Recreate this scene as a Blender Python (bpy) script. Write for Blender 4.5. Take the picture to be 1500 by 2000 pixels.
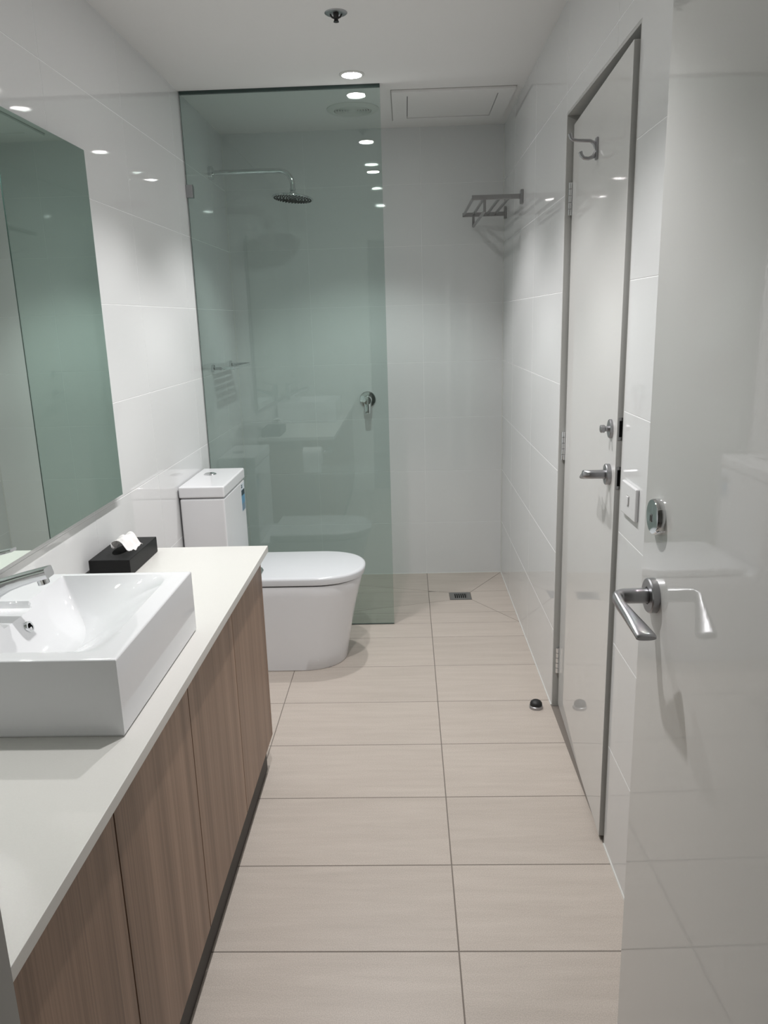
import bpy, bmesh, math, random
from mathutils import Vector, Matrix

for o in list(bpy.data.objects):
    bpy.data.objects.remove(o, do_unlink=True)
S = bpy.context.scene
COL = S.collection
random.seed(7)
PI = math.pi

# ------------------------------------------------------------------ camera
EYE = 1.435
FPX = 1504.0                                   # focal length in pixels of the 1500 x 2000 frame
def _axes(vp, vv):
    y = Vector((vp[0] - 750, -(vp[1] - 1000), -FPX)).normalized()
    z = -Vector((vv[0] - 750, -(vv[1] - 1000), -FPX)).normalized()
    z = (z - y * z.dot(y)).normalized()
    return y.cross(z), y, z
_x, _y, _z = _axes((792, 624), (928, 7035))
cam_d = bpy.data.cameras.new('camera')
cam_d.sensor_fit = 'HORIZONTAL'; cam_d.sensor_width = 36.0
cam_d.lens = FPX / 1500 * 36.0
cam_d.clip_start = 0.02
cam = bpy.data.objects.new('camera', cam_d); COL.objects.link(cam)
m = Matrix((_x, _y, _z)).to_4x4(); m.translation = (0, 0, EYE)
cam.matrix_world = m
S.camera = cam

# ------------------------------------------------------------------ world, exposure
w = bpy.data.worlds.new('world'); S.world = w; w.use_nodes = True
w.node_tree.nodes['Background'].inputs[0].default_value = (0.9, 0.93, 1.0, 1)
w.node_tree.nodes['Background'].inputs[1].default_value = 0.05
vs = S.view_settings
vs.view_transform = 'Standard'; vs.look = 'None'; vs.gamma = 1.0; vs.use_curve_mapping = False
vs.exposure = 0.15
S.cycles.diffuse_bounces = 7; S.cycles.glossy_bounces = 6; S.cycles.max_bounces = 14
S.cycles.transparent_max_bounces = 12
S.cycles.sample_clamp_indirect = 0.0
SPOT_W = 42.0
LENS_STRENGTH = 125.0

# ------------------------------------------------------------------ room numbers (metres)
XL, XR, YB, ZC = -0.925, 0.522, 4.265, 2.38     # tiled faces and ceiling
YE = 0.45                                      # inner face of the entry wall
YG = 3.50                                      # shower screen
DY0, DY1, DZ = 1.876, 2.675, 2.05              # door opening in the right wall
TD = 0.0007                                    # tile relief over the grout

# ------------------------------------------------------------------ materials
def mat(name, col, rough=0.5, metal=0.0, spec=0.5, coat=0.0):
    M = bpy.data.materials.new(name); M.use_nodes = True
    b = M.node_tree.nodes['Principled BSDF']
    b.inputs['Base Color'].default_value = (*col, 1)
    b.inputs['Roughness'].default_value = rough
    b.inputs['Metallic'].default_value = metal
    b.inputs['Specular IOR Level'].default_value = spec
    b.inputs['Coat Weight'].default_value = coat
    return M, M.node_tree, b
def N(nt, t, **kw):
    n = nt.nodes.new(t)
    for k, v in kw.items(): setattr(n, k, v)
    return n
def bump(nt, b, scale, strength, dist=0.001, detail=2.0):
    tc = N(nt, 'ShaderNodeTexCoord'); nz = N(nt, 'ShaderNodeTexNoise'); bp = N(nt, 'ShaderNodeBump')
    nz.inputs['Scale'].default_value = scale; nz.inputs['Detail'].default_value = detail
    bp.inputs['Strength'].default_value = strength; bp.inputs['Distance'].default_value = dist
    nt.links.new(tc.outputs['Object'], nz.inputs['Vector'])
    nt.links.new(nz.outputs['Fac'], bp.inputs['Height'])
    nt.links.new(bp.outputs['Normal'], b.inputs['Normal'])

WALLTILE, nt, b = mat('white_gloss_tile', (0.69, 0.695, 0.70), 0.03, spec=0.5)
bump(nt, b, 9.0, 0.05, 0.002, 1.0)
GROUT = mat('white_grout', (0.78, 0.785, 0.79), 0.7)[0]
PAINT = mat('white_wall_paint', (0.74, 0.74, 0.72), 0.6)[0]
CEIL, nt, b = mat('ceiling_paint', (0.78, 0.77, 0.765), 0.85)
bump(nt, b, 160, 0.05)
DOORP, nt, b = mat('gloss_door_paint', (0.66, 0.655, 0.645), 0.03, spec=0.5)
bump(nt, b, 110, 0.035, 0.001, 2.0)
FRAMEP = mat('shaded_frame_paint', (0.42, 0.42, 0.405), 0.3)[0]  # frame grey darkened to put the opening's shade into its colour
DIMGREY = mat('dim_grey_fill', (0.35, 0.34, 0.32), 0.8)[0]  # grey of the added dark box; in hatch strips it stands for shade
CARPET, nt, b = mat('grey_carpet', (0.22, 0.2, 0.18), 0.95)
bump(nt, b, 500, 0.6, 0.003)
CERAM = mat('white_ceramic', (0.73, 0.735, 0.755), 0.06, spec=0.5)[0]
SEATP = mat('white_seat_plastic', (0.66, 0.675, 0.70), 0.16)[0]
CHROME = mat('chrome', (0.72, 0.73, 0.74), 0.06, metal=1.0)[0]
SATIN = mat('satin_nickel', (0.40, 0.40, 0.415), 0.34, metal=1.0)[0]
STEEL = mat('brushed_steel', (0.34, 0.34, 0.34), 0.30, metal=1.0)[0]
DARK = mat('black_rubber', (0.012, 0.012, 0.012), 0.5)[0]
HOLE = mat('dark_void', (0.006, 0.006, 0.006), 0.9, spec=0.1)[0]
PLAST = mat('white_switch_plastic', (0.70, 0.70, 0.71), 0.25)[0]
VENTM = mat('white_vent_plastic', (0.68, 0.68, 0.66), 0.5)[0]
SILIC = mat('white_silicone', (0.62, 0.62, 0.60), 0.35)[0]
PAPER = mat('white_tissue_paper', (0.70, 0.68, 0.68), 0.9)[0]
KICK = mat('dark_kickboard', (0.026, 0.021, 0.017), 0.55)[0]
CARC = mat('cabinet_carcass', (0.10, 0.075, 0.055), 0.5)[0]
COUNTER, nt, b = mat('white_stone_top', (0.80, 0.79, 0.755), 0.28, spec=0.3)
tc = N(nt, 'ShaderNodeTexCoord'); nz = N(nt, 'ShaderNodeTexNoise'); cr = N(nt, 'ShaderNodeValToRGB')
nz.inputs['Scale'].default_value = 420; nz.inputs['Detail'].default_value = 1
cr.color_ramp.elements[0].color = (0.62, 0.61, 0.585, 1); cr.color_ramp.elements[1].color = (0.66, 0.65, 0.625, 1)
nt.links.new(tc.outputs['Object'], nz.inputs['Vector']); nt.links.new(nz.outputs['Fac'], cr.inputs['Fac'])
nt.links.new(cr.outputs['Color'], b.inputs['Base Color'])

# black leatherette of the tissue box
LEATHER, nt, b = mat('black_leatherette', (0.007, 0.007, 0.0075), 0.45, spec=0.2)
bump(nt, b, 700, 0.4, 0.001)

# floor tile: greige porcelain with fine streaks across the room
FLOORT, nt, b = mat('greige_floor_tile', (0.4, 0.35, 0.3), 0.42, spec=0.4)
tc = N(nt, 'ShaderNodeTexCoord'); mp = N(nt, 'ShaderNodeMapping'); n1 = N(nt, 'ShaderNodeTexNoise')
mp.inputs['Scale'].default_value = (2.2, 22, 1); mp.inputs['Rotation'].default_value = (0, 0, 0.10)
n1.inputs['Scale'].default_value = 1.6; n1.inputs['Detail'].default_value = 6; n1.inputs['Roughness'].default_value = 0.65
n2 = N(nt, 'ShaderNodeTexNoise'); n2.inputs['Scale'].default_value = 420; n2.inputs['Detail'].default_value = 3
c1 = N(nt, 'ShaderNodeValToRGB'); c1.color_ramp.elements[0].position = 0.25; c1.color_ramp.elements[1].position = 0.80
c1.color_ramp.elements[0].color = (0.475, 0.420, 0.375, 1); c1.color_ramp.elements[1].color = (0.57, 0.51, 0.46, 1)
c2 = N(nt, 'ShaderNodeValToRGB'); c2.color_ramp.elements[0].position = 0.38; c2.color_ramp.elements[1].position = 0.62
c2.color_ramp.elements[0].color = (0.86, 0.85, 0.84, 1); c2.color_ramp.elements[1].color = (1.05, 1.05, 1.05, 1)
oi = N(nt, 'ShaderNodeObjectInfo'); mr = N(nt, 'ShaderNodeMapRange')
mr.inputs['To Min'].default_value = 0.96; mr.inputs['To Max'].default_value = 1.03
ad = N(nt, 'ShaderNodeVectorMath', operation='ADD')
sc_ = N(nt, 'ShaderNodeVectorMath', operation='SCALE'); sc_.inputs['Scale'].default_value = 13.0
cmb = N(nt, 'ShaderNodeCombineXYZ')
for i in range(3): nt.links.new(oi.outputs['Random'], cmb.inputs[i])
nt.links.new(cmb.outputs[0], sc_.inputs[0])
nt.links.new(tc.outputs['Object'], ad.inputs[0]); nt.links.new(sc_.outputs[0], ad.inputs[1])
nt.links.new(ad.outputs[0], mp.inputs['Vector']); nt.links.new(mp.outputs[0], n1.inputs['Vector'])
nt.links.new(tc.outputs['Object'], n2.inputs['Vector'])
nt.links.new(n1.outputs['Fac'], c1.inputs['Fac']); nt.links.new(n2.outputs['Fac'], c2.inputs['Fac'])
mx = N(nt, 'ShaderNodeMix', data_type='RGBA', blend_type='MULTIPLY'); mx.inputs['Factor'].default_value = 1
nt.links.new(c1.outputs['Color'], mx.inputs['A']); nt.links.new(c2.outputs['Color'], mx.inputs['B'])
vm = N(nt, 'ShaderNodeVectorMath', operation='SCALE')
nt.links.new(oi.outputs['Random'], mr.inputs['Value']); nt.links.new(mr.outputs[0], vm.inputs['Scale'])
nt.links.new(mx.outputs['Result'], vm.inputs[0]); nt.links.new(vm.outputs[0], b.inputs['Base Color'])
FGROUT = mat('floor_grout', (0.20, 0.175, 0.155), 0.9)[0]

# wood laminate, grain running up the doors
WOOD, nt, b = mat('brown_wood_laminate', (0.2, 0.13, 0.1), 0.38, spec=0.35)
tc = N(nt, 'ShaderNodeTexCoord')
def grain(scale, detail, z=0.5):
    mp = N(nt, 'ShaderNodeMapping'); mp.inputs['Scale'].default_value = (1, scale, z)
    nz = N(nt, 'ShaderNodeTexNoise'); nz.inputs['Scale'].default_value = 1.0; nz.inputs['Detail'].default_value = detail
    nz.inputs['Roughness'].default_value = 0.6
    nt.links.new(tc.outputs['Object'], mp.inputs['Vector']); nt.links.new(mp.outputs[0], nz.inputs['Vector'])
    return nz
g1 = grain(17, 3, 0.3); g2 = grain(190, 5, 1.4)
c1 = N(nt, 'ShaderNodeValToRGB'); e = c1.color_ramp.elements
e[0].position = 0.30; e[0].color = (0.160, 0.096, 0.060, 1); e[1].position = 0.72; e[1].color = (0.36, 0.235, 0.165, 1)
c2 = N(nt, 'ShaderNodeValToRGB'); e = c2.color_ramp.elements
e[0].position = 0.34; e[0].color = (0.74, 0.72, 0.70, 1); e[1].position = 0.62; e[1].color = (1.06, 1.06, 1.06, 1)
nt.links.new(g1.outputs['Fac'], c1.inputs['Fac']); nt.links.new(g2.outputs['Fac'], c2.inputs['Fac'])
mx = N(nt, 'ShaderNodeMix', data_type='RGBA', blend_type='MULTIPLY'); mx.inputs['Factor'].default_value = 1
nt.links.new(c1.outputs['Color'], mx.inputs['A']); nt.links.new(c2.outputs['Color'], mx.inputs['B'])
nt.links.new(mx.outputs['Result'], b.inputs['Base Color'])

# tinted screen glass: clear transmission with a mirror-like share that grows at grazing angles
def glass_mat(name, tint):
    M = bpy.data.materials.new(name); M.use_nodes = True; nt = M.node_tree
    nt.nodes.clear()
    out = N(nt, 'ShaderNodeOutputMaterial'); mix = N(nt, 'ShaderNodeMixShader')
    tr = N(nt, 'ShaderNodeBsdfTransparent'); tr.inputs[0].default_value = (*tint, 1)
    gl = N(nt, 'ShaderNodeBsdfGlossy'); gl.inputs['Color'].default_value = (0.95, 1, 0.98, 1); gl.inputs['Roughness'].default_value = 0.0
    lw = N(nt, 'ShaderNodeLayerWeight'); lw.inputs['Blend'].default_value = 0.5
    pw = N(nt, 'ShaderNodeMath', operation='POWER'); pw.inputs[1].default_value = 5
    ma = N(nt, 'ShaderNodeMath', operation='MULTIPLY_ADD'); ma.inputs[1].default_value = 0.95; ma.inputs[2].default_value = 0.045
    nt.links.new(lw.outputs['Facing'], pw.inputs[0]); nt.links.new(pw.outputs[0], ma.inputs[0])
    nt.links.new(ma.outputs[0], mix.inputs[0]); nt.links.new(tr.outputs[0], mix.inputs[1]); nt.links.new(gl.outputs[0], mix.inputs[2])
    nt.links.new(mix.outputs[0], out.inputs[0])
    return M
GLASS = glass_mat('green_tinted_glass', (0.83, 0.885, 0.868))
GEDGE = mat('glass_edge_green', (0.035, 0.06, 0.055), 0.15)[0]
MIRROR = mat('silver_mirror', (0.78, 0.87, 0.82), 0.0, metal=1.0)[0]
MEDGE = mat('mirror_edge', (0.03, 0.045, 0.04), 0.3)[0]
LENS = bpy.data.materials.new('lamp_lens'); LENS.use_nodes = True
_b = LENS.node_tree.nodes['Principled BSDF']
_b.inputs['Emission Color'].default_value = (1.0, 0.98, 0.96, 1); _b.inputs['Emission Strength'].default_value = LENS_STRENGTH

# ------------------------------------------------------------------ helpers
def B(): return bmesh.new()
BEVELLED = set()
def box(bm, x0, x1, y0, y1, z0, z1, bev=0.0, seg=2):
    t = bmesh.new()
    v = [t.verts.new((x, y, z)) for x in (x0, x1) for y in (y0, y1) for z in (z0, z1)]
    for f in ((0, 1, 3, 2), (4, 6, 7, 5), (0, 4, 5, 1), (2, 3, 7, 6), (0, 2, 6, 4), (1, 5, 7, 3)):
        t.faces.new([v[i] for i in f])
    if bev: BEVELLED.add(id(bm))
    if bev: bmesh.ops.bevel(t, geom=t.edges[:], offset=bev, segments=seg, affect='EDGES', profile=0.5)
    bmesh.ops.recalc_face_normals(t, faces=t.faces[:])
    join(bm, t)
def join(bm, t):
    me = bpy.data.meshes.new('tmp'); t.to_mesh(me); t.free(); bm.from_mesh(me); bpy.data.meshes.remove(me)
def frame_of(d):
    d = Vector(d).normalized(); a = Vector((0, 0, 1)) if abs(d.z) < 0.95 else Vector((0, 1, 0))
    u = d.cross(a).normalized(); return u, d.cross(u).normalized(), d
def cyl(bm, p0, p1, r0, r1=None, n=32, bev=0.0):
    r1 = r0 if r1 is None else r1
    p0, p1 = Vector(p0), Vector(p1); d = p1 - p0; L = d.length
    if bev: prof = [(r0 - bev, 0), (r0, bev), (r1, L - bev), (r1 - bev, L)]
    else: prof = [(r0, 0), (r1, L)]
    lathe(bm, p0, d, prof, n)
def lathe(bm, p0, axis, prof, n=32, cap=True):
    """prof: (radius, height along axis) from start to end."""
    u, v, d = frame_of(axis); p0 = Vector(p0); t = bmesh.new(); rings = []
    for r, h in prof:
        c = p0 + d * h
        if r < 1e-6: rings.append([t.verts.new(c)])
        else: rings.append([t.verts.new(c + (u * math.cos(2 * PI * i / n) + v * math.sin(2 * PI * i / n)) * r) for i in range(n)])
    for a, b_ in zip(rings, rings[1:]):
        for i in range(n):
            j = (i + 1) % n
            if len(a) == 1 and len(b_) == 1: continue
            if len(a) == 1: t.faces.new((a[0], b_[j], b_[i]))
            elif len(b_) == 1: t.faces.new((a[i], a[j], b_[0]))
            else: t.faces.new((a[i], a[j], b_[j], b_[i]))
    if cap:
        if len(rings[0]) > 1: t.faces.new(rings[0][::-1])
        if len(rings[-1]) > 1: t.faces.new(rings[-1])
    bmesh.ops.recalc_face_normals(t, faces=t.faces[:])
    join(bm, t)
def sweep(bm, pts, sizes, up=(0, 0, 1), n=16, power=2.0):
    """closed tube along pts; sizes (half width, half height); up sets the height direction."""
    pts = [Vector(p) for p in pts]; up = Vector(up); t = bmesh.new(); rings = []
    for i, p in enumerate(pts):
        d = (pts[min(i + 1, len(pts) - 1)] - pts[max(i - 1, 0)]).normalized()
        s = d.cross(up).normalized(); h = s.cross(d).normalized(); a, b_ = sizes[i] if isinstance(sizes, list) else sizes
        ring = []
        for k in range(n):
            q = 2 * PI * (k + 0.5) / n; c, sn = math.cos(q), math.sin(q)
            ring.append(t.verts.new(p + s * (a * math.copysign(abs(c) ** (2 / power), c)) + h * (b_ * math.copysign(abs(sn) ** (2 / power), sn))))
        rings.append(ring)
    for a, b_ in zip(rings, rings[1:]):
        for k in range(n):
            j = (k + 1) % n; t.faces.new((a[k], a[j], b_[j], b_[k]))
    t.faces.new(rings[0][::-1]); t.faces.new(rings[-1])
    bmesh.ops.recalc_face_normals(t, faces=t.faces[:])
    join(bm, t)
def prism(bm, poly, z0, z1, bev=0.0):
    t = bmesh.new(); a = [t.verts.new((x, y, z0)) for x, y in poly]; b_ = [t.verts.new((x, y, z1)) for x, y in poly]
    t.faces.new(a[::-1]); t.faces.new(b_)
    for i in range(len(poly)):
        j = (i + 1) % len(poly); t.faces.new((a[i], a[j], b_[j], b_[i]))
    bmesh.ops.recalc_face_normals(t, faces=t.faces[:])
    join(bm, t)
BASE = {}
def new_obj(name, bm, m, parent=None, smooth=True, angle=35, local=False):
    me = bpy.data.meshes.new(name)
    if parent is not None and not local: bmesh.ops.translate(bm, vec=-BASE[parent.name], verts=bm.verts[:])
    wn = id(bm) in BEVELLED; BEVELLED.discard(id(bm))
    bm.to_mesh(me); bm.free()
    for mm in (m if isinstance(m, (list, tuple)) else [m]): me.materials.append(mm)
    if smooth:
        me.polygons.foreach_set('use_smooth', [True] * len(me.polygons))
        me.set_sharp_from_angle(angle=math.radians(angle))
    o = bpy.data.objects.new(name, me); COL.objects.link(o)
    if wn and smooth:
        md_ = o.modifiers.new('even_shading', 'WEIGHTED_NORMAL'); md_.keep_sharp = True
    if parent is not None: o.parent = parent
    BASE[o.name] = BASE[parent.name].copy() if parent is not None else Vector((0, 0, 0))
    return o
def tag(o, label, cat=None, group=None, kind=None):
    o['label'] = label
    if cat: o['category'] = cat
    if group: o['group'] = group
    if kind: o['kind'] = kind
    return o
def thing(name, label, cat, loc=(0, 0, 0), rz=0.0, group=None, kind=None):
    o = bpy.data.objects.new(name, None); COL.objects.link(o)
    o.empty_display_size = 0.05; o.location = loc; o.rotation_euler = (0, 0, rz)
    BASE[o.name] = Vector(loc)
    return tag(o, label, cat, group, kind)
def struct(name, bm, m, label, cat, parent=None):
    return tag(new_obj(name, bm, m, parent), label, cat, None, 'structure')

# ------------------------------------------------------------------ setting: floor
bm = B(); box(bm, XL - 0.1, XR + 0.75, 0.39, YB + 0.1, -0.06, -TD)
floor = struct('floor', bm, FGROUT, 'beige stone-look tiled bathroom floor', 'floor')
def clip(poly, px, py, nx, ny):
    out = []
    for i, a in enumerate(poly):
        c = poly[(i + 1) % len(poly)]
        da = (a[0] - px) * nx + (a[1] - py) * ny; dc = (c[0] - px) * nx + (c[1] - py) * ny
        if da >= 0: out.append(a)
        if da * dc < 0:
            t_ = da / (da - dc); out.append((a[0] + (c[0] - a[0]) * t_, a[1] + (c[1] - a[1]) * t_))
    return out
def area(p): return 0.5 * abs(sum(p[i][0] * p[(i + 1) % len(p)][1] - p[(i + 1) % len(p)][0] * p[i][1] for i in range(len(p))))
G2 = 0.0016
def inset_quad_clip(poly, quad):
    """clip poly by a convex counter-clockwise quad pulled in by half a joint."""
    for i in range(len(quad)):
        a, c = quad[i], quad[(i + 1) % len(quad)]
        ex, ey = c[0] - a[0], c[1] - a[1]; L = math.hypot(ex, ey); nx, ny = -ey / L, ex / L
        poly = clip(poly, a[0] + nx * G2, a[1] + ny * G2, nx, ny)
        if len(poly) < 3: return []
    return poly
def floor_tile(poly):
    if len(poly) < 3 or area(poly) < 0.0008: return
    cx = sum(p[0] for p in poly) / len(poly); cy = sum(p[1] for p in poly) / len(poly)
    bm = B(); prism(bm, [(x - cx, y - cy) for x, y in poly], -0.006, 0)
    top = [e for e in bm.edges if all(v.co.z > -1e-6 for v in e.verts)]
    bmesh.ops.bevel(bm, geom=top, offset=0.0006, segments=1, affect='EDGES')
    o = new_obj('tile', bm, FLOORT, floor, smooth=False, local=True); o.location = (cx, cy, 0)
xs = [XL, -0.503, 0.0935, XR]
ys = [0.39, 0.582, 0.888, 1.194, 1.500, 1.794, 2.100, 2.406, 2.714, 3.031, 3.337, YG + 0.005, 3.643, 3.949, YB]
DR = (0.2035, 0.3165, 3.818, 3.931)             # drain square
SH = (XL, XR, YG + 0.005, YB)
sectors = [[(SH[0], SH[2]), (SH[1], SH[2]), (DR[1], DR[2]), (DR[0], DR[2])],
           [(SH[1], SH[2]), (SH[1], SH[3]), (DR[1], DR[3]), (DR[1], DR[2])],
           [(SH[1], SH[3]), (SH[0], SH[3]), (DR[0], DR[3]), (DR[1], DR[3])],
           [(SH[0], SH[3]), (SH[0], SH[2]), (DR[0], DR[2]), (DR[0], DR[3])]]
for i in range(len(xs) - 1):
    for j in range(len(ys) - 1):
        r = [(xs[i] + G2, ys[j] + G2), (xs[i + 1] - G2, ys[j] + G2), (xs[i + 1] - G2, ys[j + 1] - G2), (xs[i] + G2, ys[j + 1] - G2)]
        if ys[j] < YG: floor_tile(r)
        else:
            for q in sectors: floor_tile(inset_quad_clip(r, q))

# ------------------------------------------------------------------ setting: tiled walls
rows = [0.0, 0.305, 0.605, 0.905, 1.206, 1.508, 1.808, 2.110, ZC]
HG = 0.0011
def wall_tiles(wall, axis, face, inward, us, hole=None):
    """tiles over a wall whose normal is x or y; hole = (u0, u1, z1) is left open."""
    cache = {}
    def put(poly):
        cu = sum(p[0] for p in poly) / len(poly); cz = sum(p[1] for p in poly) / len(poly)
        key = tuple((round(u - cu, 4), round(z - cz, 4)) for u, z in poly)
        if key not in cache:
            bm = B(); prism(bm, [(u - cu, z - cz) for u, z in poly], -TD, 0)
            edges = [e for e in bm.edges if all(v.co.z > -1e-6 for v in e.verts)]
            bmesh.ops.bevel(bm, geom=edges, offset=0.0005, segments=1, affect='EDGES')
            for v in bm.verts:
                u, z, h = v.co
                v.co = (h * inward, u, z) if axis == 'x' else (u, h * inward, z)
            bmesh.ops.recalc_face_normals(bm, faces=bm.faces[:])
            o = new_obj('tile', bm, WALLTILE, wall, smooth=False, local=True); cache[key] = o
        else:
            o = cache[key].copy(); COL.objects.link(o)
        o.location = (face, cu, cz) if axis == 'x' else (cu, face, cz)
    for i in range(len(us) - 1):
        for k in range(len(rows) - 1):
            u0, u1, z0, z1 = us[i] + HG, us[i + 1] - HG, rows[k] + HG, rows[k + 1] - HG
            if not hole: put([(u0, z0), (u1, z0), (u1, z1), (u0, z1)]); continue
            h0, h1, hz = hole
            if u1 <= h0 + 1e-4 or u0 >= h1 - 1e-4 or z0 >= hz: put([(u0, z0), (u1, z0), (u1, z1), (u0, z1)]); continue
            a, c = max(u0, h0), min(u1, h1); top = min(z1, hz)
            if top < z1 - 1e-4:                               # the opening ends inside this row
                poly = []
                if a > u0 + 1e-4: poly += [(u0, z0), (a, z0)]
                poly += [(a, top), (c, top)]
                if c < u1 - 1e-4: poly += [(c, z0), (u1, z0)]
                poly += [(u1, z1), (u0, z1)]
                put(poly)
            else:
                if a > u0 + 0.004: put([(u0, z0), (a, z0), (a, z1), (u0, z1)])
                if c < u1 - 0.004: put([(c, z0), (u1, z0), (u1, z1), (c, z1)])
bm = B(); box(bm, XL - 0.11, XL - TD, 0.33, YB + 0.1, -0.06, ZC + 0.0)
wall_left = struct('wall_left', bm, GROUT, 'white gloss tiled wall behind the vanity and mirror', 'wall')
wall_tiles(wall_left, 'x', XL, 1, [YE] + [0.97 + 0.6 * k for k in range(6)] + [YB])
bm = B(); box(bm, XL - TD, XR + TD, YB + TD, YB + 0.1, -0.06, ZC)
wall_back = struct('wall_back', bm, GROUT, 'white gloss tiled wall at the end of the shower', 'wall')
wall_tiles(wall_back, 'y', YB, -1, [XL, -0.507, 0.093, XR])
bm = B()
box(bm, XR + TD, XR + 0.11, 0.33, DY0, -0.06, ZC); box(bm, XR + TD, XR + 0.11, DY1, YB + 0.1, -0.06, ZC)
box(bm, XR + TD, XR + 0.11, DY0, DY1, DZ, ZC)
wall_right = struct('wall_right', bm, GROUT, 'white gloss tiled wall around the ajar door', 'wall')
wall_tiles(wall_right, 'x', XR, -1, [YE, 0.875, 1.475, 2.075, 2.675, 3.275, 3.875, YB], (DY0, DY1, DZ))
# entry wall with its doorway, in which the photograph was taken
EX0, EX1, EZ = -0.30, 0.395, 2.07
bm = B(); box(bm, XL - TD, EX0, 0.33, YE, -0.06, ZC); box(bm, EX1, XR + TD, 0.33, YE, -0.06, ZC); box(bm, EX0, EX1, 0.33, YE, EZ, ZC)
struct('wall_front', bm, PAINT, 'white painted wall around the entry doorway', 'wall')
bm = B(); box(bm, XL - 0.11, XR + 0.75, 0.33, YB + 0.1, ZC, ZC + 0.1)
ceiling = struct('ceiling', bm, CEIL, 'flat white bathroom ceiling with recessed fittings', 'ceiling')
# hallway outside the doorway
bm = B(); box(bm, -1.1, 1.1, -1.5, 0.39, -0.06, -0.002); struct('floor_hallway', bm, CARPET, 'hallway floor outside the doorway', 'floor')
bm = B(); box(bm, -1.1, 1.1, -1.5, 0.33, ZC, ZC + 0.1); struct('ceiling_hallway', bm, PAINT, 'hallway ceiling outside the doorway', 'ceiling')
bm = B(); box(bm, -1.1, 1.1, -1.6, -1.5, 0, ZC); box(bm, -1.2, -1.1, -1.5, 0.33, 0, ZC); box(bm, 1.1, 1.2, -1.5, 0.33, 0, ZC)
box(bm, -1.1, XL - 0.11, 0.23, 0.33, 0, ZC); box(bm, XR + 0.11, 1.1, 0.23, 0.33, 0, ZC)
struct('wall_hallway', bm, PAINT, 'hallway walls outside the doorway', 'wall')
# grey box of walls added to keep the gap behind the door dark
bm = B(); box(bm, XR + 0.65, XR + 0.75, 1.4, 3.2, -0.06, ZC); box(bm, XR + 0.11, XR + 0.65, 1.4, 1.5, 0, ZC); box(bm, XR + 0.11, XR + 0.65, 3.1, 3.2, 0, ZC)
struct('wall_dark_box', bm, DIMGREY, 'grey wall added behind the ajar right door to darken its gaps', 'wall')
# silicone beads
def bead(name, p0, p1, label):
    bm = B(); cyl(bm, p0, p1, 0.0035, n=8); struct(name, bm, SILIC, label, 'sealant')
bead('trim_1', (XR, DY1, 0), (XR, YB, 0), 'white sealant bead along right wall base in shower')
bead('trim_2', (XR, YE, 0), (XR, DY0, 0), 'white sealant bead along right wall base beside entry')
bead('trim_3', (XR, YB, 0), (XR, YB, ZC), 'white sealant bead up the right shower corner')
bead('trim_4', (XL, YB, 0), (XL, YB, ZC), 'white sealant bead up the left shower corner')
bead('trim_5', (XL, YB, 0), (XR, YB, 0), 'white sealant bead along shower end wall base')

# ------------------------------------------------------------------ shower screen
t = thing('shower_screen', 'fixed green-tinted glass panel reaching the ceiling beside the toilet', 'shower screen', (XL, YG, 0))
gx0, gx1 = XL + 0.004, -0.086
bm = B(); box(bm, gx0, gx1, YG, YG + 0.010, 0.003, ZC - 0.004)
for f in bm.faces: f.material_index = 0 if abs(f.normal.y) > 0.9 else 1
new_obj('glass_pane', bm, [GLASS, GEDGE], t, smooth=False)
for z in (1.992, 0.35):
    bm = B(); box(bm, XL, XL + 0.030, YG - 0.008, YG + 0.018, z - 0.026, z + 0.026, 0.002)
    c = new_obj('wall_clamp', bm, SATIN, t); c['label'] = 'square satin metal clamp'
bm = B(); box(bm, gx0, gx1, YG - 0.003, YG + 0.013, ZC - 0.012, ZC, 0.0); new_obj('head_channel', bm, GEDGE, t)['label'] = 'dark strip along the ceiling'

# ------------------------------------------------------------------ mirror
t = thing('wall_mirror', 'large frameless mirror above the vanity basin', 'mirror', (XL, 1.4, 0.91))
my0, my1, mz0, mz1 = 0.56, 2.353, 0.925, 1.929
bm = B(); box(bm, XL + 0.015, XL + 0.020, my0, my1, mz0, mz1)
for f in bm.faces: f.material_index = 0 if f.normal.x > 0.9 else 1
new_obj('mirror_glass', bm, [MIRROR, MEDGE], t, smooth=False)
bm = B(); box(bm, XL, XL + 0.015, my0 + 0.02, my1 - 0.014, mz0 + 0.014, mz1 - 0.014); new_obj('backing_board', bm, PAINT, t)

# ------------------------------------------------------------------ vanity
VX, VY0, VY1, VZ0, VZ1 = -0.470, YE + 0.004, 2.292, 0.112, 0.731
t = thing('vanity_cabinet', 'long brown wood-grain vanity cabinet under the white top', 'cabinet', (XL + 0.22, 1.4, 0))
bm = B(); box(bm, XL + 0.003, VX - 0.019, VY0 + 0.001, VY1 - 0.019, VZ0 + 0.002, VZ1); new_obj('carcass', bm, CARC, t)
bm = B(); box(bm, XL + 0.003, VX, VY1 - 0.018, VY1, VZ0 - 0.0, VZ1, 0.0006, 1); new_obj('end_panel', bm, WOOD, t)
bm = B(); box(bm, XL + 0.003, -0.489, VY0 + 0.001, VY1 - 0.03, 0, VZ0); new_obj('kickboard', bm, KICK, t)['label'] = 'dark recessed kickboard'
seams = [VY0, 0.617, 1.036, 1.454, 1.872, VY1 - 0.018]
for a, c in zip(seams, seams[1:]):
    bm = B(); box(bm, VX - 0.018, VX, a + 0.0018, c - 0.0018, VZ0, VZ1 - 0.002, 0.0008, 1); new_obj('door', bm, WOOD, t)
bm = B(); box(bm, XL + 0.001, -0.451, YE + 0.001, 2.330, 0.732, 0.753, 0.0015, 2)
tag(new_obj('countertop', bm, COUNTER), 'white stone countertop running along the vanity', 'countertop')

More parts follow.
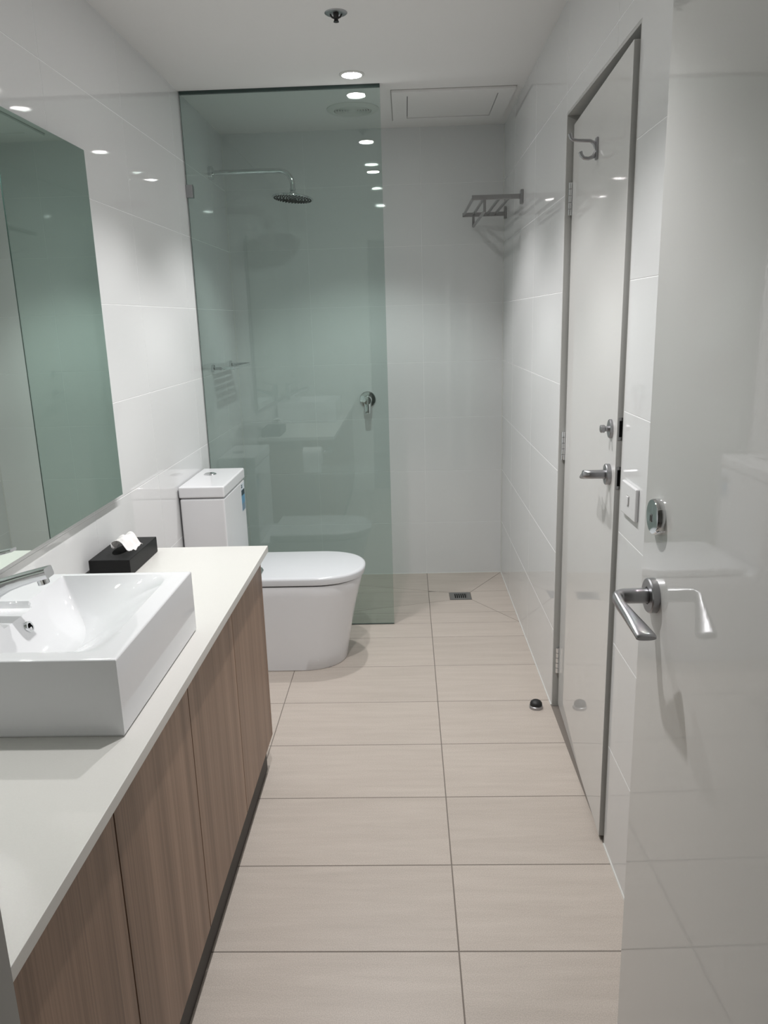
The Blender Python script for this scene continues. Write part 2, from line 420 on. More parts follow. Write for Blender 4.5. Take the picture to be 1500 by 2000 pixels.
# toilet roll holder on the vanity's far end
t = thing('toilet_roll_holder', 'chrome toilet roll holder on the vanity end facing the toilet', 'roll holder', (-0.55, VY1, 0.66))
bm = B(); box(bm, -0.503, -0.4715, VY1, VY1 + 0.006, 0.646, 0.682, 0.0015, 2); new_obj('wall_plate', bm, CHROME, t)
bm = B(); sweep(bm, [(-0.481, VY1 + 0.004, 0.664), (-0.481, VY1 + 0.056, 0.664), (-0.484, VY1 + 0.066, 0.664), (-0.494, VY1 + 0.07, 0.664), (-0.645, VY1 + 0.07, 0.664)], (0.008, 0.008), n=12)
new_obj('arm', bm, CHROME, t)
t2 = thing('toilet_roll', 'white toilet roll hanging on the vanity end holder', 'toilet roll', (-0.585, VY1 + 0.07, 0.615))
bm = B(); t_ = bmesh.new(); R0, R1 = 0.052, 0.021
lathe(bm, (-0.640, VY1 + 0.07, 0.643), (1, 0, 0), [(R1, 0), (R0, 0), (R0, 0.112), (R1, 0.112), (R1, 0)], 32, cap=False)
new_obj('roll', bm, PAPER, t2)
bm = B(); box(bm, -0.638, -0.530, VY1 + 0.121, VY1 + 0.1225, 0.548, 0.643); new_obj('loose_sheet', bm, PAPER, t2)

# ------------------------------------------------------------------ basin
SX0, SX1, SY0, SY1, SZ0, SZ1 = -0.905, -0.497, 1.178, 1.646, 0.7535, 0.896
IX0, IX1, IY0, IY1 = -0.787, -0.538, 1.214, 1.630
YC = 0.5 * (SY0 + SY1)
IYC = 0.5 * (IY0 + IY1)
def sm(t): t = max(0.0, min(1.0, t)); return t * t * (3 - 2 * t)
def valley(y):
    q = max(-1.0, min(1.0, (y - IYC) / (0.5 * (IY1 - IY0)))); return 0.03 + 0.42 * (1 - q * q)
def basin_z(x, y):
    z = SZ1
    if IX0 < x < IX1 and IY0 < y < IY1:
        s = (x - IX0) / (IX1 - IX0); q = (y - IYC) / (0.5 * (IY1 - IY0)); sv = valley(y)
        g = (1 - s) / (1 - sv) if s >= sv else 1 - (1 - s / sv) ** 2.0
        z = SZ1 - 0.086 * g * (1 - abs(q) ** 5)
    if x <= IX0 + 0.02 and -0.875 < x and abs(y - YC) < 0.062:       # lowered tap ledge
        k = sm((0.062 - abs(y - YC)) / 0.010) * sm((x + 0.875) / 0.010)
        z = min(z, SZ1 - 0.013 * k)
    return z
def lin(a, b, n): return [a + (b - a) * i / n for i in range(n + 1)]
E3 = 0.003
gx_back = lin(SX0 + E3, -0.876, 3) + lin(-0.874, IX0, 10)
gx_front = lin(IX1, SX1 - E3, 4)
T1, T2 = 26, 44                                               # columns behind and in front of the valley line
def columns(y):
    v = valley(y)
    a = [IX0 + (IX1 - IX0) * v * (k / T1) for k in range(1, T1 + 1)]
    c = [IX0 + (IX1 - IX0) * (v + (1 - v) * k / T2) for k in range(1, T2)]
    return gx_back + a + c + gx_front
gx = columns(YC)
gy = lin(SY0 + E3, IY0, 4) + [IYC + 0.5 * (IY1 - IY0) * (0.6 * (-1 + k / 55) + 0.4 * math.sin(PI / 2 * (-1 + k / 55))) for k in range(1, 110)] + lin(IY1, SY1 - E3, 3)
bm = B(); cols = [columns(y) for y in gy]
grid = [[bm.verts.new((cols[b_][a_], y, basin_z(cols[b_][a_], y))) for b_, y in enumerate(gy)] for a_ in range(len(gx))]
for i in range(len(gx) - 1):
    for j in range(len(gy) - 1):
        bm.faces.new((grid[i][j], grid[i + 1][j], grid[i + 1][j + 1], grid[i][j + 1]))
nx_, ny_ = len(gx), len(gy)
loop = [(i, 0) for i in range(nx_)] + [(nx_ - 1, j) for j in range(1, ny_)] + [(i, ny_ - 1) for i in range(nx_ - 2, -1, -1)] + [(0, j) for j in range(ny_ - 2, 0, -1)]
def ring_at(k, z):
    out = []
    cx, cy = 0.5 * (SX0 + SX1), 0.5 * (SY0 + SY1)
    for i, j in loop:
        x, y = cols[j][i], gy[j]
        if i == 0: x -= k
        if i == nx_ - 1: x += k
        if j == 0: y -= k
        if j == ny_ - 1: y += k
        out.append(bm.verts.new((x, y, z)))
    return out
prev = [grid[i][j] for i, j in loop]
for k, z in ((E3 * 0.38, SZ1 - E3 * 0.076), (E3 * 0.707, SZ1 - E3 * 0.293), (E3 * 0.924, SZ1 - E3 * 0.617), (E3, SZ1 - E3), (E3, SZ0 + 0.004), (E3 * 0.3, SZ0)):
    r = ring_at(k, z)
    for a in range(len(r)):
        c = (a + 1) % len(r); bm.faces.new((prev[a], r[a], r[c], prev[c]))
    prev = r
bm.faces.new(prev[::-1])
bmesh.ops.recalc_face_normals(bm, faces=bm.faces[:])
t = thing('vessel_basin', 'rectangular white ceramic basin sitting on the countertop', 'basin', (-0.7, YC, SZ0))
new_obj('bowl', bm, CERAM, t, angle=24)
oz = 0.862; ox = None
for i in range(200):                                          # overflow sits on the back slope
    x = IX0 + i * 0.0005
    if basin_z(x, YC) < oz: ox = x; break
ovn = Vector((0.93, 0, 0.36))
bm = B(); lathe(bm, Vector((ox, YC, oz)) - ovn * 0.004, ovn, [(0.0075, 0.0), (0.0125, 0.0), (0.0125, 0.006), (0.0115, 0.0075), (0.0080, 0.0075), (0.0075, 0.004)], 32, cap=False)
ov = new_obj('overflow_ring', bm, CHROME, t); ov['label'] = 'chrome overflow ring'
bm = B(); lathe(bm, Vector((ox, YC, oz)) - ovn * 0.004, ovn, [(0.0082, 0.0045), (0.0, 0.0045)], 24); h = new_obj('overflow_hole', bm, HOLE, ov)
# tap
TX, TZ = -0.855, SZ1 - 0.0125
t = thing('basin_tap', 'chrome mixer tap standing on the white basin', 'tap', (TX, YC, TZ))
bm = B(); lathe(bm, (TX, YC, TZ), (0, 0, 1), [(0.026, 0), (0.026, 0.004), (0.022, 0.007), (0.021, 0.098), (0.020, 0.101), (0, 0.101)], 36); new_obj('body', bm, CHROME, t)
bm = B()
sp = [(-0.850, YC, 0.929), (-0.835, YC, 0.934), (-0.810, YC, 0.945), (-0.785, YC, 0.955), (-0.760, YC, 0.963), (-0.735, YC, 0.970), (-0.706, YC, 0.9775)]
sweep(bm, sp, [(0.0165, 0.034), (0.0165, 0.0255), (0.0165, 0.0165), (0.0165, 0.0130), (0.0165, 0.0118), (0.0165, 0.0110), (0.0165, 0.0105)], up=(0, 0, 1), n=24, power=6)
new_obj('spout', bm, CHROME, t)
bm = B(); cyl(bm, (-0.722, YC, 0.966), (-0.719, YC, 0.952), 0.0115, n=24, bev=0.001); new_obj('aerator', bm, CHROME, t)
bm = B(); lathe(bm, (TX, YC, TZ + 0.102), (0, 0, 1), [(0.021, 0), (0.021, 0.022), (0.018, 0.027), (0, 0.028)], 36)
sweep(bm, [(TX - 0.005, YC, TZ + 0.120), (TX + 0.03, YC, TZ + 0.128), (TX + 0.085, YC, TZ + 0.140)], [(0.014, 0.006), (0.013, 0.005), (0.012, 0.003)], n=16, power=5)
new_obj('lever', bm, CHROME, t)

# ------------------------------------------------------------------ tissue box
t = thing('tissue_box', 'black leatherette tissue box at the far end of the countertop', 'tissue box', (-0.848, 2.166, 0.753))
bm = B(); box(bm, -0.907, -0.789, 2.045, 2.287, 0.7535, 0.802, 0.0025, 3)
new_obj('box_cover', bm, LEATHER, t)
bm = B(); ring = [(0.022 * math.cos(a), 0.052 * math.sin(a)) for a in [2 * PI * i / 40 for i in range(40)]]
prism(bm, [(-0.848 + x, 2.150 + y) for x, y in ring], 0.8018, 0.8024); new_obj('slot', bm, HOLE, t)
bm = B(); NU, NV = 22, 18
vg = []
for i in range(NU + 1):
    row = []
    for j in range(NV + 1):
        u = i / NU; v = j / NV - 0.5
        x = -0.868 + 0.075 * u + 0.010 * v                     # rises on the wall side, folds over to the room side
        zz = 0.800 + 0.047 * math.sin(min(1.0, 0.16 + u * 0.92) * PI * 0.80) - 0.012 * max(0, u - 0.7) / 0.3
        y = 2.130 + v * (0.085 - 0.02 * (1 - u)) + 0.012 * math.sin(u * 5)
        zz += 0.0035 * math.sin(9 * v + 5 * u) + 0.002 * math.sin(21 * v - 7 * u)
        if u < 0.15: x += (0.15 - u) * 0.10
        row.append(bm.verts.new((x, y, max(zz, 0.8035))))
    vg.append(row)
for i in range(NU):
    for j in range(NV): bm.faces.new((vg[i][j], vg[i + 1][j], vg[i + 1][j + 1], vg[i][j + 1]))
ti = new_obj('tissue', bm, PAPER, t, angle=60)
md = ti.modifiers.new('thick', 'SOLIDIFY'); md.thickness = 0.0008
ti['label'] = 'white tissue pulled up through the slot'

# ------------------------------------------------------------------ toilet
TY = 3.170
def dshape(x0, x1, hw, n=40, sq=2.25):
    """outline straight along the sides from x0, rounded towards x1 (counter-clockwise)."""
    xs_ = x1 - hw * 1.12; pts = [(x0, TY - hw)]
    for i in range(n + 1):
        a = -PI / 2 + PI * i / n; c, s_ = math.cos(a), math.sin(a)
        pts.append((xs_ + (x1 - xs_) * abs(c) ** (2 / sq), TY + hw * math.copysign(abs(s_) ** (2 / sq), s_)))
    pts.append((x0, TY + hw)); return pts
def loft(bm, rings, cap0=True, cap1=True):
    vs_ = [[bm.verts.new(p) for p in r] for r in rings]
    for a, c in zip(vs_, vs_[1:]):
        for i in range(len(a)):
            j = (i + 1) % len(a); bm.faces.new((a[i], a[j], c[j], c[i]))
    if cap0: bm.faces.new(vs_[0][::-1])
    if cap1: bm.faces.new(vs_[-1])
    bmesh.ops.recalc_face_normals(bm, faces=bm.faces[:])
t = thing('toilet', 'white back-to-wall toilet suite between the vanity and glass screen', 'toilet', (-0.6, TY, 0))
bm = B(); rings = []
for z, x1, hw in ((0.0, -0.290, 0.171), (0.004, -0.287, 0.174), (0.06, -0.279, 0.175), (0.15, -0.263, 0.178), (0.25, -0.241, 0.182), (0.33, -0.221, 0.187), (0.372, -0.211, 0.190), (0.380, -0.214, 0.187)):
    rings.append([(x, y, z) for x, y in dshape(XL + 0.002, x1, hw)])
loft(bm, rings); new_obj('pan', bm, CERAM, t)
bm = B(); rings = [[(x, y, z) for x, y in dshape(-0.66, x1, hw)] for z, x1, hw in ((0.380, -0.222, 0.178), (0.386, -0.222, 0.178))]
loft(bm, rings); new_obj('lid_gap_shade', bm, HOLE, t)['label'] = 'painted shade in the gap under the lid'  # black slab puts the shade between pan and lid into its colour
bm = B(); rings = [[(x, y, z) for x, y in dshape(x0, x1, hw)] for z, x0, x1, hw in
    ((0.386, -0.690, -0.203, 0.189), (0.388, -0.692, -0.200, 0.192), (0.410, -0.692, -0.195, 0.196), (0.416, -0.691, -0.197, 0.194), (0.420, -0.688, -0.202, 0.189), (0.4215, -0.684, -0.210, 0.181))]
loft(bm, rings); new_obj('lid', bm, SEATP, t)
CX0, CX1, CY0, CY1 = XL + 0.007, -0.739, 2.974, 3.372
bm = B(); box(bm, CX0, CX1, CY0 + 0.002, CY1 - 0.002, 0.375, 0.763, 0.008, 3); new_obj('cistern', bm, CERAM, t)
bm = B(); box(bm, CX0 - 0.002, CX1 + 0.003, CY0 - 0.001, CY1 + 0.001, 0.766, 0.813, 0.007, 4); cl = new_obj('cistern_lid', bm, CERAM, t)
bm = B(); lathe(bm, (-0.852, 3.225, 0.8125), (0, 0, 1), [(0.027, 0), (0.027, 0.003), (0.025, 0.005), (0.021, 0.0055), (0.021, 0.007), (0, 0.0075)], 36)
fb = new_obj('flush_button', bm, CHROME, cl)
# blue water-rating label on the cistern's front
def sticker(name, y0, y1, z0, z1, m_, k=0.0006, par=None):
    bm = B(); box(bm, CX1 - 0.0002, CX1 + k, y0, y1, z0, z1); return new_obj(name, bm, m_, par or t)
LW = mat('label_white', (0.62, 0.68, 0.74), 0.4)[0]; LB = mat('label_blue', (0.10, 0.27, 0.42), 0.4)[0]
LD = mat('label_dark_teal', (0.015, 0.04, 0.06), 0.4)[0]; LP = mat('label_pale_blue', (0.17, 0.25, 0.33), 0.4)[0]
st = sticker('rating_label', 3.290, 3.356, 0.630, 0.752, LW); st['label'] = 'blue and white printed label'
sticker('label_print', 3.292, 3.354, 0.632, 0.664, LP, 0.0010, st); sticker('label_print', 3.292, 3.354, 0.664, 0.700, LB, 0.0010, st)
sticker('label_print', 3.292, 3.354, 0.700, 0.724, LD, 0.0010, st)
sticker('label_print', 3.296, 3.318, 0.743, 0.748, LD, 0.0010, st); sticker('label_print', 3.296, 3.318, 0.734, 0.740, LD, 0.0010, st)

# ------------------------------------------------------------------ shower fittings
SYA, SZA = 3.945, 2.141
t = thing('overhead_shower', 'chrome overhead shower rose on a bent wall arm behind glass', 'shower head', (XL, SYA, SZA))
bm = B(); lathe(bm, (XL, SYA, SZA), (1, 0, 0), [(0.031, 0), (0.031, 0.016), (0.029, 0.018), (0.012, 0.018)], 36); new_obj('wall_flange', bm, CHROME, t)
bm = B(); pts = [(XL + 0.016, SYA, SZA), (-0.75, SYA, SZA), (-0.590, SYA, SZA)]
for i in range(1, 11):
    a = PI / 2 * i / 10; pts.append((-0.590 + 0.063 * math.sin(a), SYA, SZA - 0.063 * (1 - math.cos(a))))
pts.append((-0.527, SYA, 2.058)); sweep(bm, pts, (0.0115, 0.0115), up=(0, 1, 0), n=20); new_obj('arm', bm, CHROME, t)
bm = B(); lathe(bm, (-0.527, SYA, 2.062), (0, 0, -1), [(0.012, 0), (0.0145, 0.002), (0.0145, 0.010), (0.011, 0.013), (0.017, 0.020), (0.019, 0.030), (0.014, 0.036)], 28); new_obj('ball_joint', bm, CHROME, t)
ax = Vector((0.085, 0.06, 1)).normalized(); hc = Vector((-0.530, SYA, 2.016))
bm = B(); lathe(bm, hc - ax * 0.004, ax, [(0.096, 0), (0.100, 0.0015), (0.100, 0.005), (0.096, 0.008), (0.02, 0.012), (0, 0.012)], 56); hd = new_obj('rose', bm, CHROME, t)
u_, v_, d_ = frame_of(ax)
bm = B()
for rr, n_ in ((0.0, 1), (0.016, 6), (0.031, 12), (0.046, 18), (0.061, 24), (0.076, 30), (0.088, 36)):
    for k in range(n_):
        a = 2 * PI * k / n_; c = hc - ax * 0.004 + (u_ * math.cos(a) + v_ * math.sin(a)) * rr
        cyl(bm, c + ax * 0.0005, c - ax * 0.0035, 0.0034, 0.0024, n=6)
nzl = new_obj('nozzles', bm, DARK, hd); nzl['kind'] = 'stuff'; nzl['label'] = 'rings of black rubber nozzles'
# mixer on the end wall
MXX, MXZ = -0.217, 1.013
t = thing('shower_mixer', 'round chrome shower mixer with lever on the end wall', 'tap', (MXX, YB, MXZ))
bm = B(); lathe(bm, (MXX, YB, MXZ), (0, -1, 0), [(0.045, 0), (0.045, 0.004), (0.042, 0.007), (0.024, 0.008)], 44); new_obj('wall_plate', bm, CHROME, t)
bm = B(); lathe(bm, (MXX, YB - 0.006, MXZ), (0, -1, 0), [(0.023, 0), (0.023, 0.052), (0.021, 0.055), (0, 0.056)], 36); new_obj('body', bm, CHROME, t)
bm = B(); sweep(bm, [(MXX, YB - 0.046, MXZ + 0.008), (MXX, YB - 0.048, MXZ - 0.03), (MXX, YB - 0.055, MXZ - 0.066), (MXX, YB - 0.058, MXZ - 0.072)], [(0.019, 0.010), (0.018, 0.010), (0.016, 0.009), (0.012, 0.005)], up=(0, -1, 0), n=24, power=3); new_obj('lever', bm, CHROME, t)
# soap shelf on the left wall
t = thing('soap_shelf', 'small chrome slatted soap shelf on the left shower wall', 'shelf', (XL, 3.885, 1.235))
for y in (3.695, 4.078):
    bm = B(); cyl(bm, (XL, y, 1.235), (XL + 0.012, y, 1.235), 0.018, n=24, bev=0.001); new_obj('wall_plate', bm, CHROME, t)
    bm = B(); box(bm, XL + 0.009, -0.818, y - 0.005, y + 0.005, 1.229, 1.241, 0.001, 1); new_obj('side_arm', bm, CHROME, t)
for k in range(5):
    x0 = XL + 0.014 + k * 0.0190
    bm = B(); box(bm, x0, x0 + 0.0125, 3.699, 4.074, 1.226, 1.230, 0.0008, 1); new_obj('slat', bm, CHROME, t)
bm = B(); box(bm, -0.8205, -0.8165, 3.695, 4.078, 1.226, 1.240, 0.001, 1); new_obj('front_rail', bm, CHROME, t)
# towel rack on the right wall
t = thing('towel_rack', 'square-bar steel towel rack high on the right shower wall', 'towel rack', (XR, 3.875, 1.94))
for y, zc in ((3.592, 1.938), (4.163, 1.945)):
    bm = B(); box(bm, XR - 0.013, XR, y - 0.013, y + 0.013, zc - 0.029, zc + 0.029, 0.0015, 1); new_obj('wall_plate', bm, STEEL, t)
    bm = B(); box(bm, 0.300, XR - 0.012, y - 0.005, y + 0.005, 1.930, 1.950, 0.001, 1); new_obj('side_arm', bm, STEEL, t)
    bm = B(); box(bm, 0.349, 0.361, y - 0.005, y + 0.005, 1.880, 1.931, 0.001, 1); new_obj('drop_bracket', bm, STEEL, t)
for x, z in ((0.306, 1.940), (0.356, 1.942), (0.425, 1.942), (0.466, 1.942), (0.355, 1.884)):
    bm = B(); box(bm, x - 0.005, x + 0.005, 3.590, 4.165, z - 0.005, z + 0.005, 0.001, 1); new_obj('rail', bm, STEEL, t)
# floor drain
t = thing('floor_drain', 'square stainless grate set in the shower floor', 'drain', (0.26, 3.875, 0))
bm = B(); d0, d1, e0, e1 = DR[0] + 0.002, DR[1] - 0.002, DR[2] + 0.002, DR[3] - 0.002
box(bm, d0, d1, e0, e0 + 0.022, -0.0011, 0.0015); box(bm, d0, d1, e1 - 0.022, e1, -0.0011, 0.0015)
box(bm, d0, d0 + 0.020, e0 + 0.022, e1 - 0.022, -0.0011, 0.0015); box(bm, d1 - 0.020, d1, e0 + 0.022, e1 - 0.022, -0.0011, 0.0015)
new_obj('rim', bm, STEEL, t)
bm = B(); box(bm, d0 + 0.02, d1 - 0.02, e0 + 0.022, e1 - 0.022, -0.0011, -0.0006); new_obj('drain_opening', bm, HOLE, t)
for k in range(7):
    x = d0 + 0.0225 + k * 0.0105
    bm = B(); box(bm, x - 0.0022, x + 0.0022, e0 + 0.022, e1 - 0.022, -0.0006, 0.0012); new_obj('bar', bm, STEEL, t)

# ------------------------------------------------------------------ ceiling fittings
def downlight(y, label, name='ceiling_light'):
    x = -0.192
    t = thing(name, label, 'ceiling light', (x, y, ZC), 0, 'recessed downlights')
    bm = B(); lathe(bm, (x, y, ZC), (0, 0, -1), [(0.050, 0), (0.050, 0.002), (0.046, 0.0045), (0.0395, 0.005), (0.0385, 0.001)], 48, cap=False); new_obj('trim_ring', bm, VENTM, t)
    bm = B(); lathe(bm, (x, y, ZC), (0, 0, -1), [(0.0385, 0.0), (0.0385, 0.003), (0.030, 0.0045), (0, 0.005)], 48); new_obj('lens', bm, LENS, t)
    ld = bpy.data.lights.new('downlight_beam', 'SPOT'); ld.energy = SPOT_W; ld.color = (1.0, 0.985, 0.975)
    ld.spot_size = math.radians(109); ld.spot_blend = 0.45; ld.shadow_soft_size = 0.022
    lo = bpy.data.objects.new('downlight_beam', ld); COL.objects.link(lo); lo.parent = t; lo.location = (0, 0, -0.042)
    return t
downlight(3.363, 'bright recessed downlight in the ceiling just before the glass screen')
downlight(2.465, 'recessed downlight between the sprinkler and the basin, seen only mirrored')
downlight(1.590, 'recessed downlight over the basin, seen only mirrored')
t = thing('fire_sprinkler', 'small round ceiling sprinkler with a dark centre', 'sprinkler', (-0.199, 2.734, ZC))
bm = B(); lathe(bm, (-0.199, 2.734, ZC), (0, 0, -1), [(0.036, 0), (0.036, 0.001), (0.033, 0.003), (0.022, 0.004), (0.018, 0.001), (0, 0.001)], 40); new_obj('escutcheon', bm, SATIN, t)
bm = B(); lathe(bm, (-0.199, 2.734, ZC), (0, 0, -1), [(0.009, 0.0), (0.008, 0.012), (0.006, 0.016), (0.007, 0.022), (0.009, 0.026), (0, 0.026)], 20)
for s_ in (-1, 1): sweep(bm, [(-0.199 + s_ * 0.018, 2.734, ZC - 0.004), (-0.199 + s_ * 0.013, 2.734, ZC - 0.012), (-0.199, 2.734, ZC - 0.018)], (0.0028, 0.0028), up=(0, 1, 0), n=8)
new_obj('nozzle', bm, DARK, t)['label'] = 'dark sprinkler nozzle'
t = thing('exhaust_vent', 'round white ceiling exhaust vent with ring louvres over the shower', 'vent', (-0.222, 3.875, ZC))
bm = B(); lathe(bm, (-0.222, 3.875, ZC), (0, 0, -1), [(0.120, 0), (0.120, 0.003), (0.114, 0.008), (0.090, 0.012), (0.086, 0.010), (0.085, 0.0)], 64, cap=False); new_obj('outer_ring', bm, VENTM, t)
bm = B(); lathe(bm, (-0.222, 3.875, ZC), (0, 0, -1), [(0.086, 0.0), (0.0, 0.0004)], 48); new_obj('throat', bm, DIMGREY, t)
for r in (0.078, 0.066, 0.054, 0.042, 0.030):
    bm = B(); lathe(bm, (-0.222, 3.875, ZC), (0, 0, -1), [(r + 0.003, 0.002), (r + 0.0045, 0.009), (r + 0.002, 0.011), (r - 0.003, 0.004), (r + 0.003, 0.002)], 56, cap=False); new_obj('louvre_ring', bm, VENTM, t)
bm = B(); lathe(bm, (-0.222, 3.875, ZC), (0, 0, -1), [(0.020, 0.0), (0.021, 0.009), (0.016, 0.012), (0, 0.0125)], 32); new_obj('centre_cap', bm, VENTM, t)
t = thing('access_panel', 'square white ceiling access hatch over the shower', 'access hatch', (0.223, 3.85, ZC))
def rect_frame(bm, x0, x1, y0, y1, w_, z0, z1):
    box(bm, x0, x1, y0, y0 + w_, z0, z1); box(bm, x0, x1, y1 - w_, y1, z0, z1)
    box(bm, x0, x0 + w_, y0 + w_, y1 - w_, z0, z1); box(bm, x1 - w_, x1, y0 + w_, y1 - w_, z0, z1)
bm = B(); rect_frame(bm, -0.040, 0.488, 3.600, 4.112, 0.0665, ZC - 0.010, ZC); new_obj('frame', bm, CEIL, t)
bm = B(); rect_frame(bm, -0.0435, 0.4915, 3.5965, 4.1155, 0.0035, ZC - 0.0012, ZC); new_obj('edge_gap_shade', bm, DIMGREY, t)  # flat dark strip paints the shade of a recessed outer joint
bm = B(); box(bm, 0.0295, 0.4185, 3.6695, 4.0425, ZC - 0.007, ZC); new_obj('hatch', bm, CEIL, t)
bm = B(); rect_frame(bm, 0.0262, 0.4218, 3.6662, 4.0458, 0.0035, ZC - 0.001, ZC); new_obj('shadow_gap', bm, HOLE, t)  # black strip paints the shade in the joint around the hatch

# ------------------------------------------------------------------ door hardware
def lever_set(par, u, z, out, toward, m_=SATIN, plate_r=0.027):
    """rose, neck and flat lever; local frame of a door: x along the leaf, y its normal; out = room side sign."""
    bm = B(); lathe(bm, (u, 0, z), (0, out, 0), [(plate_r, 0), (plate_r, 0.010), (plate_r - 0.0015, 0.012), (0.0135, 0.012), (0.0135, 0.009)], 44, cap=False)
    lathe(bm, (u, 0, z), (0, out, 0), [(plate_r - 0.002, 0.011), (0, 0.011)], 44)
    rs = new_obj('rose', bm, m_, par, local=True)
    bm = B(); pts = [(u, out * 0.010, z), (u, out * 0.034, z), (u, out * 0.048, z)]; sz = [(0.0115, 0.0115), (0.0108, 0.0112), (0.0100, 0.0112)]
    for i in range(1, 7):
        a = PI / 2 * i / 6; pts.append((u + toward * 0.014 * (1 - math.cos(a)), out * (0.048 + 0.013 * math.sin(a)), z)); sz.append((0.0100 - 0.0035 * i / 6, 0.0112 - 0.002 * i / 6))
    for L, yo, wd, hz in ((0.025, 0.0590, 0.0068, 0.0088), (0.050, 0.0535, 0.0095, 0.0080), (0.075, 0.0475, 0.0130, 0.0066), (0.093, 0.0432, 0.0152, 0.0055), (0.097, 0.0428, 0.0150, 0.0050), (0.099, 0.0428, 0.0138, 0.0038)):
        pts.append((u + toward * L, out * yo, z - 0.028 * (L / 0.1) ** 1.2)); sz.append((wd, hz))
    sweep(bm, pts, sz, up=(0, 0, 1), n=24, power=2.6)
    new_obj('lever', bm, m_, par, local=True)
    return rs
# door_1: entry door standing open at the right edge of the picture
a1 = math.radians(1.2); F1 = Vector((0.3715, 1.19, 0)); W1 = 0.75
H1 = F1 - W1 * Vector((-math.sin(a1), math.cos(a1), 0))
d1 = thing('door_1', 'open white gloss entry door at the right edge', 'door', H1, math.radians(91.2), kind='structure')
bm = B(); box(bm, 0.003, W1, -0.038, 0, 0.012, 2.05, 0.0015, 2); new_obj('leaf', bm, DOORP, d1, local=True)
lever_set(d1, 0.685, 1.014, 1, -1)
bm = B(); lathe(bm, (0.684, 0, 1.139), (0, 1, 0), [(0.027, 0), (0.027, 0.009), (0.0255, 0.0115), (0.006, 0.0125), (0, 0.0125)], 44)
lk = new_obj('lock_rose', bm, CHROME, d1, local=True); lk['label'] = 'round chrome lock cover'
bm = B(); box(bm, 0.6815, 0.6865, 0.0122, 0.0140, 1.131, 1.143, 0.0008, 1); new_obj('coin_slot', bm, STEEL, lk, local=True)
bm = B(); box(bm, 0.6832, 0.6848, 0.0138, 0.0143, 1.1325, 1.1415); new_obj('slot_groove', bm, HOLE, lk, local=True)
# door_2: second door in the right wall, just ajar
Hd = Vector((0.543, 2.660, 0)); Lk = Vector((0.511, 1.893, 0)); dx = (Lk - Hd); W2 = dx.length
d2 = thing('door_2', 'white gloss door just ajar in the right tiled wall', 'door', Hd, math.atan2(dx.y, dx.x), kind='structure')
bm = B(); box(bm, 0.003, W2, 0, 0.036, 0.014, 2.014, 0.0015, 2); new_obj('leaf', bm, DOORP, d2, local=True)
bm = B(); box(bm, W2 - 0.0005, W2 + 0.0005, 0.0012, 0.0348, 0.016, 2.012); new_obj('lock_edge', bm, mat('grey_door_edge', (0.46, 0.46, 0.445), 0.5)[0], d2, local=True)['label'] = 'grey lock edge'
lever_set(d2, W2 - 0.058, 1.036, -1, -1)
bm = B(); lathe(bm, (W2 - 0.058, 0, 1.153), (0, -1, 0), [(0.024, 0), (0.024, 0.005), (0.022, 0.007), (0.007, 0.007), (0.007, 0.016), (0.010, 0.018), (0.010, 0.026), (0.008, 0.028), (0, 0.028)], 32); new_obj('thumb_turn', bm, SATIN, d2, local=True)
for z0, z1 in ((1.132, 1.188), (1.009, 1.066)):
    bm = B(); box(bm, W2 - 0.0005, W2 + 0.0012, 0.003, 0.033, z0, z1, 0.0003, 1); pl = new_obj('lock_plate', bm, STEEL, d2, local=True)
    bm = B(); box(bm, W2 + 0.0010, W2 + 0.0018, 0.006, 0.020, z0 + 0.008, z1 - 0.008); new_obj('bolt_hole', bm, HOLE, pl, local=True)
for z in (1.795, 0.995, 0.190):
    bm = B(); box(bm, -0.001, 0.003, -0.003, 0.032, z - 0.05, z + 0.05)
    hg = new_obj('hinge', bm, CHROME, d2, local=True)
    for k in range(5):
        bm = B(); cyl(bm, (0.0, -0.006, z - 0.05 + k * 0.02 + 0.0006), (0.0, -0.006, z - 0.03 + k * 0.02 - 0.0006), 0.0062, n=16, bev=0.0005); new_obj('knuckle', bm, CHROME, hg, local=True)
# robe hook on the leaf
hu, hz = 0.40, 1.866
bm = B(); box(bm, hu - 0.010, hu + 0.010, -0.006, 0, hz - 0.028, hz + 0.028, 0.002, 2); hk = new_obj('robe_hook', bm, SATIN, d2, local=True); hk['label'] = 'chrome double robe hook'
def arc(c, r, a0, a1, n): return [(hu, c[0] - r * math.cos(a0 + (a1 - a0) * i / n), c[1] + r * math.sin(a0 + (a1 - a0) * i / n)) for i in range(n + 1)]
up_pts = [(hu, -0.004, hz + 0.002), (hu, -0.010, hz + 0.014), (hu, -0.020, hz + 0.020), (hu, -0.050, hz + 0.022), (hu, -0.066, hz + 0.024), (hu, -0.072, hz + 0.029), (hu, -0.075, hz + 0.040)]
bm = B(); sweep(bm, up_pts, [(0.006, 0.006), (0.0055, 0.0055), (0.0045, 0.0045), (0.004, 0.004), (0.004, 0.004), (0.0045, 0.0045), (0.0055, 0.0055)], up=(1, 0, 0), n=12); new_obj('prong', bm, SATIN, hk, local=True)
lo_pts = [(hu, -0.004, hz - 0.008), (hu, -0.012, hz - 0.020), (hu, -0.024, hz - 0.024), (hu, -0.036, hz - 0.022), (hu, -0.043, hz - 0.015), (hu, -0.046, hz - 0.006)]
bm = B(); sweep(bm, lo_pts, [(0.006, 0.006), (0.0055, 0.0055), (0.005, 0.005), (0.0045, 0.0045), (0.005, 0.005), (0.0055, 0.0055)], up=(1, 0, 0), n=12); new_obj('prong', bm, SATIN, hk, local=True)
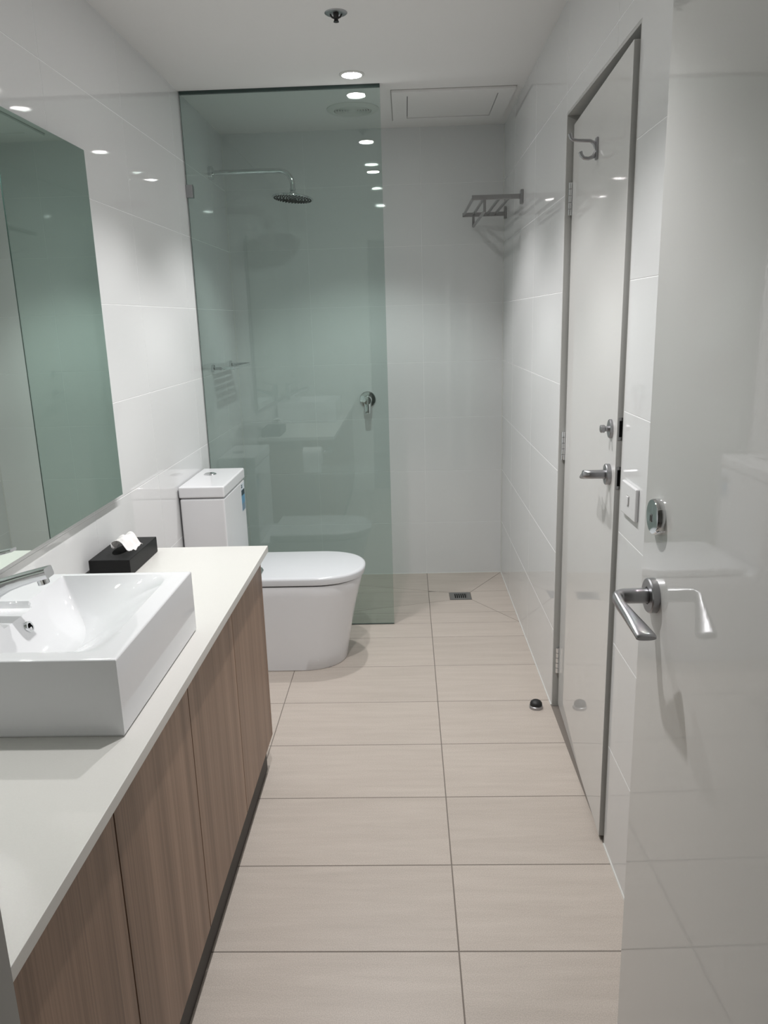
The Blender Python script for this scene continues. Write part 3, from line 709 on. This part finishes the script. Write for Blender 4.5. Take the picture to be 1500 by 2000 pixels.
# frame lining the opening of door_2
bm = B()
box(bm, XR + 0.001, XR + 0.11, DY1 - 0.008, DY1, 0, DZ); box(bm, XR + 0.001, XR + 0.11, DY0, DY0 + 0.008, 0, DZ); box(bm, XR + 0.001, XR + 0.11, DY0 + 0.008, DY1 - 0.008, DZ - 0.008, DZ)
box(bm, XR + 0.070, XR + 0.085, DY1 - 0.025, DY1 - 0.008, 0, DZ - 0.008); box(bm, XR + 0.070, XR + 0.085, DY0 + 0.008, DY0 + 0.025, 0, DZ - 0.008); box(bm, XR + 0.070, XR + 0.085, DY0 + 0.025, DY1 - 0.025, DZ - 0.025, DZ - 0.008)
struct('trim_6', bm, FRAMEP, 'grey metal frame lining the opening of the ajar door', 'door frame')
# lining of the entry doorway
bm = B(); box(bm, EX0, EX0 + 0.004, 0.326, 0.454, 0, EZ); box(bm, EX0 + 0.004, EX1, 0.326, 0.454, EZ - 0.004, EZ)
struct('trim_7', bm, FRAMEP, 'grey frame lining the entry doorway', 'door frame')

# ------------------------------------------------------------------ switch and door stop
t = thing('light_switch', 'white switch plate on the tiles between the two doors', 'switch', (XR, 1.777, 1.007))
bm = B(); box(bm, XR - 0.009, XR, 1.719, 1.835, 0.968, 1.046, 0.003, 3); new_obj('face_plate', bm, PLAST, t)
bm = B(); box(bm, XR - 0.0125, XR - 0.008, 1.768, 1.784, 0.998, 1.018, 0.0012, 2); rk = new_obj('rocker', bm, PLAST, t)
bm = B(); rect_frame(bm, 0, 0.019, 0, 0.023, 0.0012, 0, 0.0004)
for v in bm.verts: v.co = (XR - 0.0092 - v.co.z, 1.7665 + v.co.x, 0.9965 + v.co.y)
bmesh.ops.recalc_face_normals(bm, faces=bm.faces[:]); new_obj('rocker_gap', bm, DIMGREY, rk)
t = thing('door_stop', 'small half-dome door stop on the floor near the ajar door', 'door stop', (0.461, 2.655, 0))
bm = B(); lathe(bm, (0.461, 2.655, 0), (0, 0, 1), [(0.0245, 0), (0.0245, 0.010), (0.022, 0.012), (0.0, 0.012)], 36); new_obj('base', bm, SATIN, t)
bm = B(); lathe(bm, (0.461, 2.655, 0.011), (0, 0, 1), [(0.0225, 0)] + [(0.0225 * math.cos(PI / 2 * i / 8), 0.006 + 0.016 * math.sin(PI / 2 * i / 8)) for i in range(9)], 36); new_obj('buffer', bm, DARK, t)['label'] = 'black rubber dome'
